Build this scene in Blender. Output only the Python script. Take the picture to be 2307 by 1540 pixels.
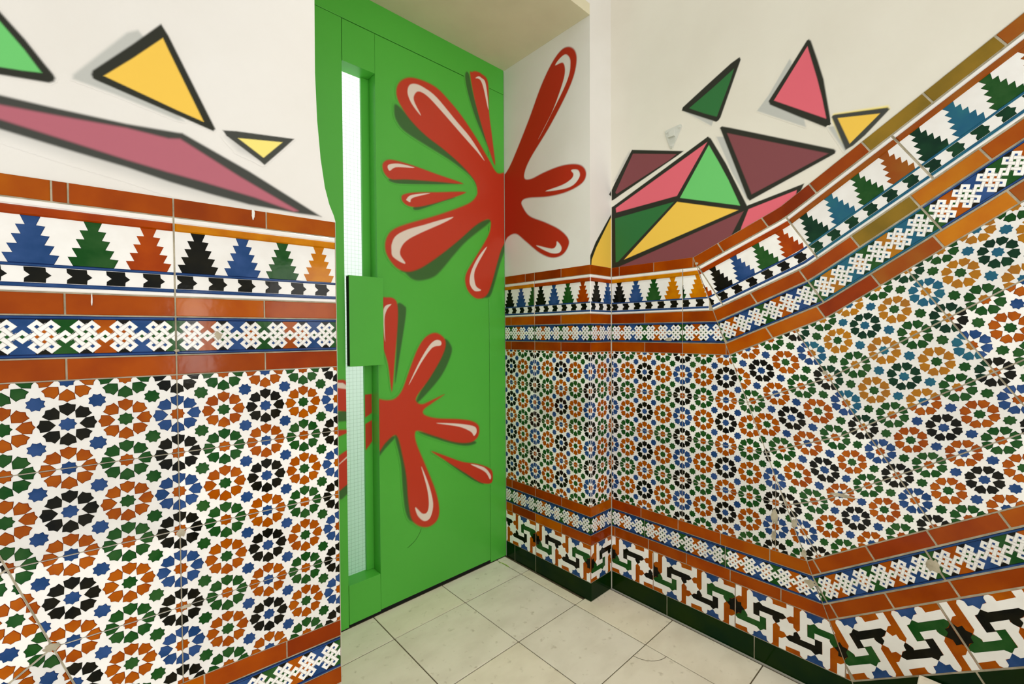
import bpy, math, random
import numpy as np
from mathutils import Matrix, Vector

# ---------------------------------------------------------------- scene set-up
for o in list(bpy.data.objects):
    bpy.data.objects.remove(o)
scene = bpy.context.scene
COL = scene.collection
CM = 0.01                                    # everything below is measured in centimetres
random.seed(7)

def srgb(r, g, b):
    f = lambda c: (c / 255 / 12.92) if c / 255 <= 0.04045 else ((c / 255 + 0.055) / 1.055) ** 2.4
    return (f(r), f(g), f(b))

# ---------------------------------------------------------------- camera
CAM_POS = (-130.53, -99.40, 99.18)
YAW, PITCH, ROLL, FOCAL = 0.7452, -0.0207, -0.0055, 1002.17
def make_camera():
    fw = Vector((math.sin(YAW) * math.cos(PITCH), math.cos(YAW) * math.cos(PITCH), math.sin(PITCH)))
    r = Vector((math.cos(YAW), -math.sin(YAW), 0))
    u = r.cross(fw)
    r2 = math.cos(ROLL) * r + math.sin(ROLL) * u
    u2 = -math.sin(ROLL) * r + math.cos(ROLL) * u
    m = Matrix(((r2.x, u2.x, -fw.x), (r2.y, u2.y, -fw.y), (r2.z, u2.z, -fw.z))).to_4x4()
    m.translation = Vector(CAM_POS) * CM
    cd = bpy.data.cameras.new('camera')
    cd.sensor_fit = 'HORIZONTAL'; cd.sensor_width = 36.0
    cd.lens = 36.0 * FOCAL / 2307.0
    cd.clip_start = 0.02; cd.clip_end = 100
    c = bpy.data.objects.new('camera', cd); COL.objects.link(c)
    c.matrix_world = m
    scene.camera = c
make_camera()

# ---------------------------------------------------------------- light
world = bpy.data.worlds.new('daylight'); scene.world = world
world.use_nodes = True
bg = world.node_tree.nodes['Background']
bg.inputs['Color'].default_value = (1.0, 1.0, 0.99, 1)
bg.inputs['Strength'].default_value = 1.2

def area(name, loc, target, sx, sy, power, color):
    l = bpy.data.lights.new(name, 'AREA'); l.shape = 'RECTANGLE'; l.size = sx * CM; l.size_y = sy * CM
    l.energy = power; l.color = color
    o = bpy.data.objects.new(name, l); COL.objects.link(o)
    o.location = Vector(loc) * CM
    o.rotation_euler = (Vector(target) - Vector(loc)).to_track_quat('-Z', 'Y').to_euler()
    return o
# the bright window opposite the door wall, and a lamp added to lift floor and lower walls
area('back_window_light', (-118, -330, 98), (-110, 0, 98), 20, 64, 6.5, (1.0, 0.98, 0.95))
area('low_fill', (-60, -210, 120), (-30, 0, 60), 45, 45, 4, (1.0, 0.98, 0.94))
dl = bpy.data.lights.new('floor_fill', 'SPOT'); dl.energy = 46; dl.spot_size = math.radians(62); dl.spot_blend = 0.6; dl.shadow_soft_size = 0.12; dl.color = (1.0, 0.97, 0.92)  # added spot that brightens the floor
dlo = bpy.data.objects.new('floor_fill', dl); COL.objects.link(dlo); dlo.location = (-0.50, -0.30, 2.96)

# daylight in the courtyard behind the door
area('courtyard_daylight', (-64, 190, 260), (-65, 54, 120), 120, 120, 15, (1.0, 1.0, 1.0))
vs = scene.view_settings
vs.view_transform = 'Standard'; vs.look = 'None'; vs.gamma = 1.0; vs.use_curve_mapping = False
vs.exposure = 0.05

PAINT = {
 'left': [
  ('painted_triangle', 'pale green painted triangle with thick black outline', False, [('f', 'black', 0.25, [(-53.46, 155.83), (-50.64, 151.25), (-48.53, 147.93), (-45.99, 144.81), (-44.0, 141.9), (-43.04, 140.58), (-42.81, 140.04), (-42.97, 139.43), (-43.52, 139.03), (-48.72, 138.45), (-50.91, 138.1), (-55.03, 137.36)]), ('f', 'mint', 0.2, [(-53.18, 153.48), (-50.68, 149.56), (-48.56, 146.43), (-46.16, 143.25), (-44.32, 140.33), (-46.41, 139.92), (-48.69, 139.62), (-50.88, 139.27), (-54.29, 138.63)])]),
  ('painted_triangle', 'large yellow painted triangle with black outline and grey cast shadow', False, [('f', 'grey', 0.35, [(-32.55, 151.84), (-34.02, 150.78), (-40.76, 141.33), (-40.83, 140.59), (-35.86, 139.82), (-27.31, 138.02), (-26.34, 138.07), (-31.56, 143.69), (-31.44, 150.62)]), ('f', 'black', 0.2, [(-29.37, 154.26), (-33.24, 149.22), (-38.43, 142.81), (-38.6, 142.1), (-38.4, 141.52), (-38.03, 141.36), (-27.3, 138.82), (-21.92, 137.49), (-21.57, 138.0), (-28.34, 152.58)]), ('f', 'yellow', 0.15, [(-29.16, 151.86), (-33.28, 146.79), (-37.08, 142.42), (-27.28, 139.73), (-23.36, 138.78), (-28.38, 150.01)])]),
  ('painted_beam', 'long mauve painted bar with dark outline above the tiles', False, [('f', 'softgrey', 1.6, [(-50.64, 129.87), (-48.89, 129.63), (-40.7, 127.87), (-34.44, 126.73), (-28.8, 125.44), (-22.38, 124.72), (-16.19, 124.29), (-13.23, 124.09), (-28.76, 127.74), (-48.86, 131.03), (-50.61, 131.31)]), ('f', 'charcoal', 0.3, [(-57.36, 136.5), (-51.38, 135.61), (-48.77, 135.43), (-43.44, 135.3), (-34.29, 135.29), (-27.35, 135.74), (-26.64, 135.82), (-16.08, 131.27), (-2.62, 124.53), (-7.77, 124.45), (-16.18, 124.72), (-22.37, 125.55), (-28.78, 126.63), (-34.42, 127.87), (-40.68, 128.88), (-48.87, 130.3), (-51.47, 130.92), (-57.44, 132.52)]), ('f', 'mauve', 0.35, [(-56.63, 135.06), (-51.41, 134.05), (-48.8, 133.96), (-42.02, 134.2), (-34.31, 134.57), (-28.65, 134.32), (-26.98, 134.69), (-17.61, 129.81), (-7.24, 125.0), (-8.11, 124.71), (-15.16, 126.31), (-24.52, 127.76), (-28.75, 128.29), (-34.4, 129.16), (-40.66, 130.32), (-48.85, 131.79), (-51.45, 132.23), (-56.66, 133.7)])]),
  ('painted_triangle', 'small pale yellow painted triangle beside the green door', False, [('f', 'softgrey', 0.8, [(-19.99, 136.98), (-17.98, 134.79), (-15.04, 133.95), (-13.88, 133.52), (-16.16, 136.11)]), ('f', 'charcoal', 0.15, [(-20.4, 138.08), (-18.17, 138.54), (-7.8, 139.81), (-10.07, 137.04), (-13.41, 133.1), (-14.27, 133.78), (-19.84, 137.19)]), ('f', 'paleyellow', 0.12, [(-17.94, 137.28), (-10.05, 138.54), (-13.55, 134.53)])]),
 ],
 'right': [
  ('painted_quadrilateral', 'small plum painted shape with black outline left of the bracket', False, [('f', 'softgrey', 0.6, [(7.74, 165.69), (5.28, 162.83), (0.99, 156.38), (3.35, 154.63), (9.04, 163.69)]), ('f', 'black', 0.15, [(8.82, 165.78), (28.56, 159.42), (25.8, 158.31), (4.22, 150.65), (1.18, 149.48), (-1.64, 148.92), (-1.63, 150.61), (1.18, 155.16)]), ('f', 'plum', 0.12, [(9.23, 164.28), (25.96, 159.12), (23.34, 157.89), (2.17, 151.26), (1.68, 152.04)])]),
  ('painted_gem', 'large faceted gem painted in pink, green, yellow and plum', False, [('f', 'black', 0.15, [(36.54, 161.58), (37.49, 160.65), (42.22, 151.43), (48.42, 137.11), (52.94, 137.98), (63.27, 140.06), (60.95, 134.82), (42.9, 127.02), (31.59, 122.19), (1.15, 122.14), (-1.67, 122.43), (-1.64, 146.21), (1.18, 147.14)]), ('f', 'pink', 0.12, [(36.39, 159.92), (26.19, 145.11), (2.05, 144.34), (1.83, 146.05)]), ('f', 'mint', 0.12, [(36.86, 158.83), (40.09, 152.34), (42.95, 146.21), (46.48, 137.52), (27.25, 144.19)]), ('f', 'forest', 0.12, [(25.15, 143.34), (2.9, 125.8), (1.81, 125.59), (1.57, 142.21)]), ('f', 'yellow', 0.12, [(26.2, 143.11), (45.92, 136.29), (5.46, 126.21)]), ('f', 'plum', 0.15, [(47.47, 135.65), (44.93, 130.93), (42.9, 127.02), (31.68, 122.17), (4.3, 121.81), (3.33, 123.91), (5.9, 124.51)]), ('f', 'pink', 0.12, [(48.85, 135.96), (46.93, 131.17), (45.53, 126.62), (60.95, 134.82), (61.46, 138.66)])]),
  ('painted_triangle', 'dark green painted triangle with black outline', False, [('f', 'grey', 0.25, [(28.57, 172.45), (37.69, 164.56), (38.24, 165.85), (32.93, 170.28)]), ('f', 'black', 0.2, [(45.66, 182.24), (46.11, 182.3), (46.43, 181.49), (44.91, 177.65), (40.51, 166.3), (39.9, 165.55), (39.13, 165.33), (28.8, 172.3), (27.8, 172.95), (28.11, 173.93), (36.48, 178.16), (43.58, 181.62)]), ('f', 'forest', 0.12, [(44.49, 179.63), (43.34, 176.26), (39.35, 166.85), (35.12, 169.49), (30.33, 172.85), (38.06, 176.36)])]),
  ('painted_triangle', 'pink painted triangle with black outline and grey shadow', False, [('f', 'grey', 0.25, [(59.47, 175.76), (59.92, 174.94), (59.95, 169.75), (62.93, 158.56), (63.59, 155.36), (57.46, 159.76), (51.05, 164.37), (54.19, 167.81)]), ('f', 'black', 0.2, [(63.63, 178.94), (64.05, 179.04), (64.57, 178.37), (66.15, 172.51), (67.55, 166.82), (69.38, 154.27), (68.89, 153.97), (68.0, 153.86), (61.87, 158.82), (54.56, 164.87), (54.14, 166.05), (59.05, 172.6)]), ('f', 'pink', 0.12, [(63.75, 177.26), (65.98, 168.0), (67.24, 161.99), (68.26, 156.01), (55.55, 165.71)])]),
  ('painted_triangle', 'small yellow painted triangle touching the sloping tile border', False, [('f', 'grey', 0.3, [(68.6, 153.71), (70.07, 153.45), (72.8, 147.24), (72.34, 146.0)]), ('f', 'lemon', 0.5, [(69.85, 156.67), (75.68, 155.63), (80.93, 154.68), (81.19, 153.88), (72.51, 147.79), (71.35, 150.0), (69.67, 155.22)]), ('f', 'charcoal', 0.2, [(69.42, 156.01), (69.66, 156.39), (70.22, 156.42), (80.94, 154.3), (81.32, 153.72), (76.55, 148.94), (74.11, 147.07), (72.52, 146.41), (71.45, 149.74)]), ('f', 'yellow', 0.12, [(70.74, 155.31), (79.47, 153.36), (73.4, 147.79)])]),
  ('painted_triangle', 'large plum painted triangle with black outline above the gem', False, [('f', 'grey', 0.3, [(39.23, 160.65), (41.69, 159.85), (45.43, 148.95), (48.53, 140.14), (48.54, 138.55), (44.13, 147.95)]), ('f', 'black', 0.2, [(40.32, 163.06), (40.93, 163.33), (43.65, 161.93), (70.02, 147.4), (70.42, 146.81), (70.23, 146.17), (49.14, 138.41), (48.53, 139.21), (45.43, 148.27)]), ('f', 'plum', 0.2, [(42.49, 160.73), (68.8, 146.63), (49.71, 140.18)])]),
 ],
 'pier': [
  ('painted_facet', 'yellow painted facet with black edges wrapping the pier corner', False, [('f', 'black', 0.12, [(16.02, 147.46), (12.51, 143.28), (3.58, 132.33), (0.38, 127.09), (-0.68, 121.37), (15.99, 122.53)]), ('f', 'yellow', 0.12, [(13.81, 143.79), (13.34, 122.3), (0.62, 121.17), (1.16, 125.57), (3.84, 130.25)])]),
  ('painted_tip', 'black painted tip of the plum shape on the pier face', False, [('f', 'black', 0.1, [(16.63, 157.46), (11.95, 151.39), (15.43, 150.24), (16.62, 149.96)])]),
 ],
 'door': [
  ('painted_splash', 'large glossy red painted splash reaching the reveal corner', False, [('s', 'shade', 0.6, [(-51.43, 181.13), (-52.42, 178.38), (-51.5, 175.21), (-48.01, 172.42), (-38.56, 169.73), (-27.83, 166.97), (-18.16, 163.13), (-15.14, 159.81), (-18.31, 166.34), (-31.25, 171.76), (-44.83, 177.71)]), ('s', 'shade', 0.6, [(-50.01, 122.16), (-48.77, 121.3), (-45.92, 119.26), (-42.31, 118.88), (-36.57, 120.67), (-32.57, 124.01), (-26.4, 130.75), (-19.87, 137.14), (-8.82, 145.65), (-8.31, 147.51), (-20.79, 142.45), (-39.73, 126.11)]), ('s', 'shade', 0.5, [(-12.96, 114.39), (-11.42, 113.91), (-8.34, 114.82), (-6.12, 119.39), (-2.59, 129.0), (1.27, 138.14), (-1.6, 137.77), (-8.04, 121.83)]), ('s', 'red', 0.5, [(2.83, 169.16), (-3.81, 168.07), (-8.71, 172.88), (-14.96, 179.55), (-22.87, 186.61), (-29.44, 190.9), (-34.38, 193.26), (-39.99, 193.75), (-45.76, 192.84), (-49.39, 190.38), (-51.18, 187.51), (-51.39, 184.29), (-49.88, 181.34), (-45.94, 177.36), (-39.41, 173.54), (-31.47, 170.58), (-23.07, 166.63), (-16.65, 162.21), (-15.04, 158.55), (-15.69, 155.59), (-20.26, 151.61), (-34.39, 144.78), (-47.47, 139.35), (-53.39, 136.23), (-55.97, 132.81), (-56.47, 129.09), (-55.2, 125.92), (-52.2, 122.8), (-48.76, 121.72), (-45.17, 122.21), (-40.33, 124.58), (-32.5, 130.04), (-24.19, 136.55), (-16.22, 143.35), (-10.68, 146.74), (-8.07, 147.08), (-7.84, 144.68), (-8.86, 141.2), (-12.17, 136.02), (-17.28, 128.98), (-20.88, 123.68), (-21.56, 120.11), (-20.07, 116.33), (-16.49, 113.68), (-12.84, 113.69), (-9.56, 115.88), (-7.05, 121.18), (-4.07, 129.6), (-1.54, 135.88), (1.28, 139.7), (3.69, 142.38), (4.33, 156.21)]), ('s', 'gloss', 0.25, [(-46.22, 189.65), (-43.75, 191.2), (-40.02, 191.2), (-34.41, 189.53), (-25.3, 183.47), (-18.01, 178.66), (-11.02, 171.63), (-15.01, 174.25), (-22.95, 179.18), (-32.22, 185.05), (-38.35, 188.52), (-42.13, 189.03), (-44.02, 187.23), (-44.25, 184.71), (-41.43, 180.43), (-45.08, 183.29), (-46.85, 186.58)]), ('s', 'gloss', 0.25, [(-53.97, 128.79), (-53.78, 131.29), (-52.06, 134.28), (-47.5, 137.13), (-40.16, 140.08), (-33.19, 142.99), (-27.11, 145.19), (-31.59, 142.26), (-42.11, 136.68), (-47.54, 133.35), (-50.04, 130.51), (-50.59, 127.65), (-48.54, 124.8), (-50.44, 125.0), (-53.51, 126.69)]), ('s', 'gloss', 0.2, [(-9.88, 135.58), (-15.01, 127.76), (-16.87, 123.35), (-16.01, 118.72), (-13.26, 117.11), (-16.47, 116.54), (-18.75, 118.54), (-19.18, 121.34), (-17.77, 125.72), (-14.06, 131.46)])]),
  ('painted_droplet', 'narrow red painted droplet at the top right of the door', False, [('s', 'shade', 0.4, [(-20.77, 203.44), (-18.86, 204.53), (-16.34, 196.26), (-8.67, 177.27), (-5.63, 171.69), (-9.75, 178.55), (-15.9, 188.44), (-19.82, 197.79)]), ('s', 'red', 0.4, [(-18.27, 204.76), (-17.26, 205.87), (-15.23, 206.93), (-12.14, 207.03), (-8.7, 204.88), (-8.27, 192.95), (-6.7, 183.13), (-5.01, 171.09), (-8.67, 177.21), (-12.81, 186.6), (-16.34, 196.26)]), ('s', 'gloss', 0.15, [(-15.44, 204.04), (-13.8, 205.39), (-12.15, 205.29), (-10.37, 204.49), (-9.32, 200.38), (-8.65, 193.45), (-11.12, 201.28), (-12.63, 204.01), (-14.04, 204.39)])]),
  ('painted_droplet', 'red painted droplet pointing right, upper one on the left of the door', False, [('s', 'shade', 0.35, [(-54.0, 154.19), (-52.15, 152.93), (-41.26, 154.93), (-23.73, 159.01), (-39.39, 157.21)]), ('s', 'red', 0.4, [(-57.17, 157.79), (-56.23, 159.73), (-53.23, 161.01), (-45.33, 161.08), (-34.72, 160.35), (-21.97, 159.4), (-34.76, 157.35), (-47.41, 155.3), (-53.66, 153.96), (-56.28, 155.27)]), ('s', 'gloss', 0.15, [(-55.15, 158.13), (-53.99, 159.26), (-50.13, 160.3), (-44.47, 160.35), (-50.92, 158.97), (-52.85, 158.15), (-54.4, 156.84)])]),
  ('painted_droplet', 'small red painted droplet below the upper one on the left of the door', False, [('s', 'shade', 0.35, [(-44.64, 146.06), (-43.04, 145.05), (-32.58, 150.03), (-26.18, 153.03), (-35.53, 150.31)]), ('s', 'red', 0.35, [(-49.88, 148.12), (-49.08, 149.56), (-44.63, 151.25), (-34.5, 153.47), (-20.66, 156.29), (-32.58, 150.29), (-42.19, 146.41), (-46.72, 145.74), (-49.12, 146.67)]), ('s', 'gloss', 0.15, [(-47.73, 148.23), (-45.52, 150.13), (-37.79, 152.38), (-44.22, 149.64), (-45.99, 148.41), (-46.28, 147.38), (-47.56, 147.62)])]),
  ('painted_splash', 'glossy red painted splash on the lower half of the door', False, [('s', 'shade', 0.5, [(-32.02, 96.77), (-28.52, 94.0), (-28.94, 90.03), (-32.99, 83.01), (-39.1, 77.04), (-44.53, 73.06), (-43.16, 76.75), (-35.19, 88.05)]), ('s', 'shade', 0.5, [(-43.7, 62.27), (-31.67, 56.36), (-21.89, 53.08), (-16.34, 53.55), (-23.84, 56.83)]), ('s', 'shade', 0.5, [(-52.32, 62.32), (-53.56, 61.87), (-51.37, 52.58), (-50.5, 40.67), (-49.55, 33.66), (-47.45, 29.59), (-43.69, 29.83), (-49.05, 50.31)]), ('s', 'shade', 0.4, [(-61.27, 54.73), (-57.22, 58.36), (-53.38, 61.84), (-56.83, 62.25), (-61.21, 59.08)]), ('s', 'red', 0.5, [(-60.66, 76.73), (-59.2, 76.26), (-56.04, 75.52), (-53.09, 75.94), (-50.4, 78.7), (-47.58, 85.23), (-44.0, 93.14), (-40.33, 97.79), (-35.87, 99.39), (-32.04, 97.38), (-31.28, 94.07), (-33.67, 88.92), (-39.05, 81.5), (-43.83, 76.22), (-44.61, 73.9), (-42.06, 72.53), (-37.65, 73.66), (-32.04, 75.16), (-37.66, 72.29), (-41.37, 70.26), (-40.95, 68.3), (-35.46, 66.3), (-25.14, 64.57), (-18.35, 62.76), (-14.87, 60.03), (-15.38, 55.87), (-19.35, 54.07), (-26.93, 55.37), (-36.3, 59.27), (-43.63, 62.47), (-45.22, 61.67), (-44.4, 57.44), (-40.87, 49.15), (-36.52, 38.47), (-34.83, 30.83), (-35.88, 26.54), (-39.66, 25.07), (-44.03, 26.68), (-47.18, 30.46), (-48.46, 37.67), (-49.09, 46.54), (-50.68, 54.89), (-52.28, 61.26), (-53.92, 62.43), (-57.2, 60.28), (-60.91, 56.84), (-61.12, 66.84)]), ('s', 'gloss', 0.2, [(-47.64, 80.3), (-43.34, 88.11), (-38.91, 94.26), (-35.9, 96.48), (-33.6, 96.1), (-33.61, 94.46), (-37.43, 93.61), (-41.88, 88.71), (-44.79, 84.44)]), ('s', 'gloss', 0.2, [(-35.84, 64.4), (-25.16, 62.59), (-17.52, 60.42), (-16.18, 58.08), (-17.55, 56.54), (-19.31, 58.57), (-25.17, 61.46)]), ('s', 'gloss', 0.2, [(-42.71, 48.9), (-39.49, 41.13), (-37.7, 33.57), (-38.87, 28.71), (-41.47, 27.83), (-44.35, 30.58), (-45.44, 34.19), (-42.52, 31.02), (-40.38, 30.93), (-39.56, 34.06), (-40.28, 40.04)])]),
  ('painted_droplet', 'red painted droplet hanging beside the green lock box', False, [('s', 'shade', 0.4, [(-52.29, 109.04), (-49.02, 109.16), (-48.51, 106.13), (-50.89, 92.73), (-53.24, 81.08), (-52.46, 94.49)]), ('s', 'red', 0.4, [(-58.42, 110.84), (-55.92, 111.99), (-53.32, 111.7), (-51.93, 109.66), (-51.83, 103.04), (-53.28, 88.0), (-54.51, 78.32), (-55.88, 88.14), (-57.78, 94.72), (-58.53, 101.81)]), ('s', 'gloss', 0.15, [(-57.57, 106.51), (-56.6, 108.88), (-54.28, 109.6), (-55.97, 107.73), (-56.99, 104.17), (-56.84, 96.33), (-57.52, 102.38)])]),
  ('painted_droplet', 'red painted droplet pointing left near the door hinge side', False, [('s', 'shade', 0.35, [(-31.89, 49.02), (-19.49, 38.97), (-12.45, 35.09), (-19.48, 40.81)]), ('s', 'red', 0.35, [(-38.36, 53.99), (-31.73, 50.92), (-23.65, 46.97), (-15.01, 44.16), (-8.62, 40.72), (-7.46, 37.19), (-8.68, 34.58), (-14.2, 36.2), (-22.0, 41.81), (-31.75, 48.92)]), ('s', 'gloss', 0.15, [(-19.44, 45.05), (-12.32, 42.19), (-8.75, 38.17), (-9.13, 36.42), (-11.92, 40.32)])]),
  ('painted_splash', 'red painted splash arms on the narrow left door post', False, [('f', 'shade', 0.4, [(-77.6, 72.87), (-70.45, 74.02), (-70.5, 70.01), (-77.64, 70.43)]), ('f', 'shade', 0.4, [(-77.97, 46.51), (-69.54, 50.83), (-69.6, 46.63), (-72.94, 44.34), (-77.99, 44.78)]), ('f', 'red', 0.35, [(-77.45, 84.22), (-71.81, 83.98), (-70.33, 83.08), (-70.05, 81.57), (-70.16, 73.2), (-77.58, 74.39)]), ('f', 'red', 0.35, [(-77.67, 68.12), (-70.24, 67.14), (-70.25, 66.2), (-77.72, 64.24)]), ('f', 'red', 0.35, [(-77.82, 57.18), (-70.17, 60.85), (-69.87, 49.49), (-77.99, 44.78)]), ('f', 'gloss', 0.2, [(-77.46, 83.5), (-72.12, 82.92), (-70.8, 81.78), (-70.81, 80.74), (-74.19, 81.49), (-77.48, 81.78)]), ('f', 'gloss', 0.2, [(-77.88, 53.15), (-74.4, 55.79), (-70.81, 58.43), (-70.82, 57.84), (-73.87, 55.93)])]),
 ],
 'niche': [
  ('painted_splash', 'deep red painted splash with white highlights on the white reveal', False, [('s', 'deepred', 0.35, [(-48.59, 167.51), (-45.85, 168.73), (-41.34, 173.19), (-31.81, 186.3), (-24.69, 197.35), (-18.79, 203.96), (-13.96, 206.79), (-10.17, 206.36), (-7.19, 203.65), (-6.28, 199.56), (-7.92, 193.99), (-12.49, 187.73), (-20.55, 179.37), (-30.11, 171.18), (-33.78, 166.48), (-33.96, 163.37), (-30.17, 162.32), (-23.18, 163.01), (-14.98, 163.21), (-8.03, 162.16), (-3.65, 160.07), (-2.01, 156.81), (-4.02, 153.92), (-11.09, 152.49), (-20.69, 152.89), (-32.02, 154.85), (-35.73, 154.38), (-35.27, 151.99), (-31.14, 147.28), (-22.42, 143.11), (-15.09, 139.07), (-10.78, 135.09), (-10.44, 132.1), (-13.55, 128.99), (-19.16, 128.63), (-25.91, 131.55), (-33.98, 137.5), (-39.65, 141.36), (-45.08, 140.57), (-48.87, 136.38), (-50.22, 152.28)]), ('s', 'wallwhite', 0.2, [(-16.85, 202.43), (-14.36, 204.01), (-11.7, 204.18), (-9.75, 202.1), (-9.33, 199.45), (-10.21, 195.38), (-14.42, 189.6), (-26.04, 177.14), (-18.88, 184.78), (-13.51, 193.43), (-11.94, 198.11), (-13.03, 201.74)]), ('s', 'wallwhite', 0.2, [(-9.04, 160.12), (-5.87, 159.27), (-5.04, 156.77), (-8.06, 154.35), (-13.45, 154.06), (-22.25, 155.36), (-13.44, 155.68), (-9.05, 156.82), (-7.98, 158.35)]), ('s', 'wallwhite', 0.2, [(-27.54, 134.7), (-19.14, 132.16), (-16.72, 133.02), (-16.25, 134.59), (-13.99, 132.03), (-15.13, 130.09), (-20.0, 130.71)])]),
 ],
}
MEANDER = {'W1': [(3.73, 13.58), (3.07, 12.71), (3.12, 7.26), (2.42, 6.52), (3.3, 5.26), (3.19, 4.76), (6.77, 4.81), (6.76, 6.43), (4.94, 6.44), (4.87, 9.9), (5.58, 10.04), (6.54, 10.86), (5.73, 11.87), (4.82, 11.79), (4.71, 12.81)], 'W2': [(6.54, 10.86), (7.5, 11.78), (8.34, 11.86), (8.4, 12.89), (9.06, 13.61), (10.1, 12.94), (10.21, 11.89), (13.75, 12.05), (13.7, 13.65), (15.52, 13.86), (15.53, 10.36), (14.74, 10.28), (13.76, 9.34), (12.96, 10.1), (7.5, 10.12)], 'W3': [(6.72, 8.12), (10.11, 8.25), (10.22, 7.29), (11.18, 6.59), (10.33, 5.83), (10.44, 0.48), (9.58, -0.37), (8.68, 0.16), (8.57, 1.2), (7.73, 1.19), (6.77, 2.0), (7.62, 3.01), (8.46, 3.17), (8.45, 6.56), (6.72, 6.46)], 'W4': [(-0.05, 3.51), (1.08, 2.99), (5.91, 3.26), (6.77, 2.0), (6.03, 1.41), (5.16, 1.2), (5.17, 0.28), (4.41, -0.4), (3.42, 0.14), (3.31, 1.12), (-0.05, 1.16), (-0.09, -0.54), (-1.99, -0.56), (-2.0, 2.98), (-0.96, 3.05)], 'ST': [(11.95, 8.17), (12.76, 8.34), (13.76, 9.3), (14.45, 8.16), (15.44, 8.37), (15.54, 7.34), (16.4, 6.62), (15.64, 5.93), (15.55, 4.91), (14.56, 4.74), (13.87, 3.98), (13.17, 4.86), (12.06, 4.78), (12.06, 5.87), (11.18, 6.59), (12.06, 7.36)], 'BT': [(4.16, 13.39), (9.06, 13.61), (8.4, 12.89), (8.34, 11.96), (7.6, 11.78), (6.54, 10.86), (5.73, 11.87), (4.82, 11.79), (4.71, 12.81)], 'BB': [(5.16, 1.14), (6.03, 1.41), (6.77, 2.0), (7.73, 1.19), (8.57, 1.2), (8.68, 0.16), (9.31, -0.27), (4.52, -0.42), (5.17, 0.28)], 'GU': [(4.93, 9.93), (5.58, 10.04), (6.54, 10.86), (7.5, 10.12), (12.96, 10.1), (13.76, 9.34), (12.76, 8.44), (11.95, 8.17), (12.06, 7.36), (11.18, 6.59), (10.22, 7.29), (10.11, 8.25), (6.72, 8.12), (6.72, 6.46), (4.94, 6.44)], 'GL': [(2.42, 6.52), (3.3, 5.26), (3.19, 4.76), (6.77, 4.81), (6.76, 6.43), (8.45, 6.56), (8.46, 3.17), (7.62, 3.01), (6.77, 2.0), (5.91, 3.26), (1.08, 2.99), (-0.05, 3.51), (0.85, 5.09), (1.53, 5.78)]}
# ---------------------------------------------------------------- materials
MATS = {}
def new_mat(name):
    m = bpy.data.materials.new(name); m.use_nodes = True
    nt = m.node_tree
    return m, nt, nt.nodes['Principled BSDF'], nt.links

def noise(nt, scale, detail=4, coord='Object', rough=0.55):
    tc = nt.nodes.new('ShaderNodeTexCoord'); n = nt.nodes.new('ShaderNodeTexNoise')
    n.inputs['Scale'].default_value = scale; n.inputs['Detail'].default_value = detail
    n.inputs['Roughness'].default_value = rough
    nt.links.new(tc.outputs[coord], n.inputs['Vector'])
    return n

def geo_noise(nt, scale, detail=4, stretch=None):
    g = nt.nodes.new('ShaderNodeNewGeometry'); n = nt.nodes.new('ShaderNodeTexNoise')
    n.inputs['Scale'].default_value = scale; n.inputs['Detail'].default_value = detail
    if stretch:
        mp = nt.nodes.new('ShaderNodeMapping'); mp.inputs['Scale'].default_value = stretch
        nt.links.new(g.outputs['Position'], mp.inputs['Vector']); nt.links.new(mp.outputs['Vector'], n.inputs['Vector'])
    else:
        nt.links.new(g.outputs['Position'], n.inputs['Vector'])
    return n

def mix_col(nt, a, b, fac):
    m = nt.nodes.new('ShaderNodeMix'); m.data_type = 'RGBA'
    for sock, v in ((m.inputs['Factor'], fac), (m.inputs['A'], a), (m.inputs['B'], b)):
        if hasattr(v, 'links'): nt.links.new(v, sock)
        elif isinstance(v, (int, float)): sock.default_value = v
        else: sock.default_value = (*v[:3], 1)
    return m.outputs['Result']

def bump(nt, bsdf, height, strength, dist=0.002):
    b = nt.nodes.new('ShaderNodeBump'); b.inputs['Strength'].default_value = strength
    b.inputs['Distance'].default_value = dist
    nt.links.new(height, b.inputs['Height']); nt.links.new(b.outputs['Normal'], bsdf.inputs['Normal'])

def ramp(nt, fac, lo, hi):
    r = nt.nodes.new('ShaderNodeMapRange'); r.inputs['From Min'].default_value = lo; r.inputs['From Max'].default_value = hi
    nt.links.new(fac, r.inputs['Value']); return r.outputs['Result']

def glaze(name, c1, c2, rough=0.14, scale=26, spec=0.1):
    """kiln glaze: two tones clouding into each other, a little tone change from tile to tile"""
    m, nt, b, ln = new_mat(name)
    n = geo_noise(nt, scale, 5)
    col = mix_col(nt, srgb(*c1), srgb(*c2), ramp(nt, n.outputs['Fac'], 0.35, 0.68))
    oi = nt.nodes.new('ShaderNodeObjectInfo')
    hs = nt.nodes.new('ShaderNodeHueSaturation')
    v = nt.nodes.new('ShaderNodeMapRange'); v.inputs['To Min'].default_value = 0.88; v.inputs['To Max'].default_value = 1.1
    ln.new(oi.outputs['Random'], v.inputs['Value']); ln.new(v.outputs['Result'], hs.inputs['Value'])
    ln.new(col, hs.inputs['Color']); ln.new(hs.outputs['Color'], b.inputs['Base Color'])
    b.inputs['Roughness'].default_value = rough
    b.inputs['Specular IOR Level'].default_value = spec
    n2 = geo_noise(nt, 55, 2)
    bump(nt, b, n2.outputs['Fac'], 0.12, 0.0012)
    MATS[name] = m; return m

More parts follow.
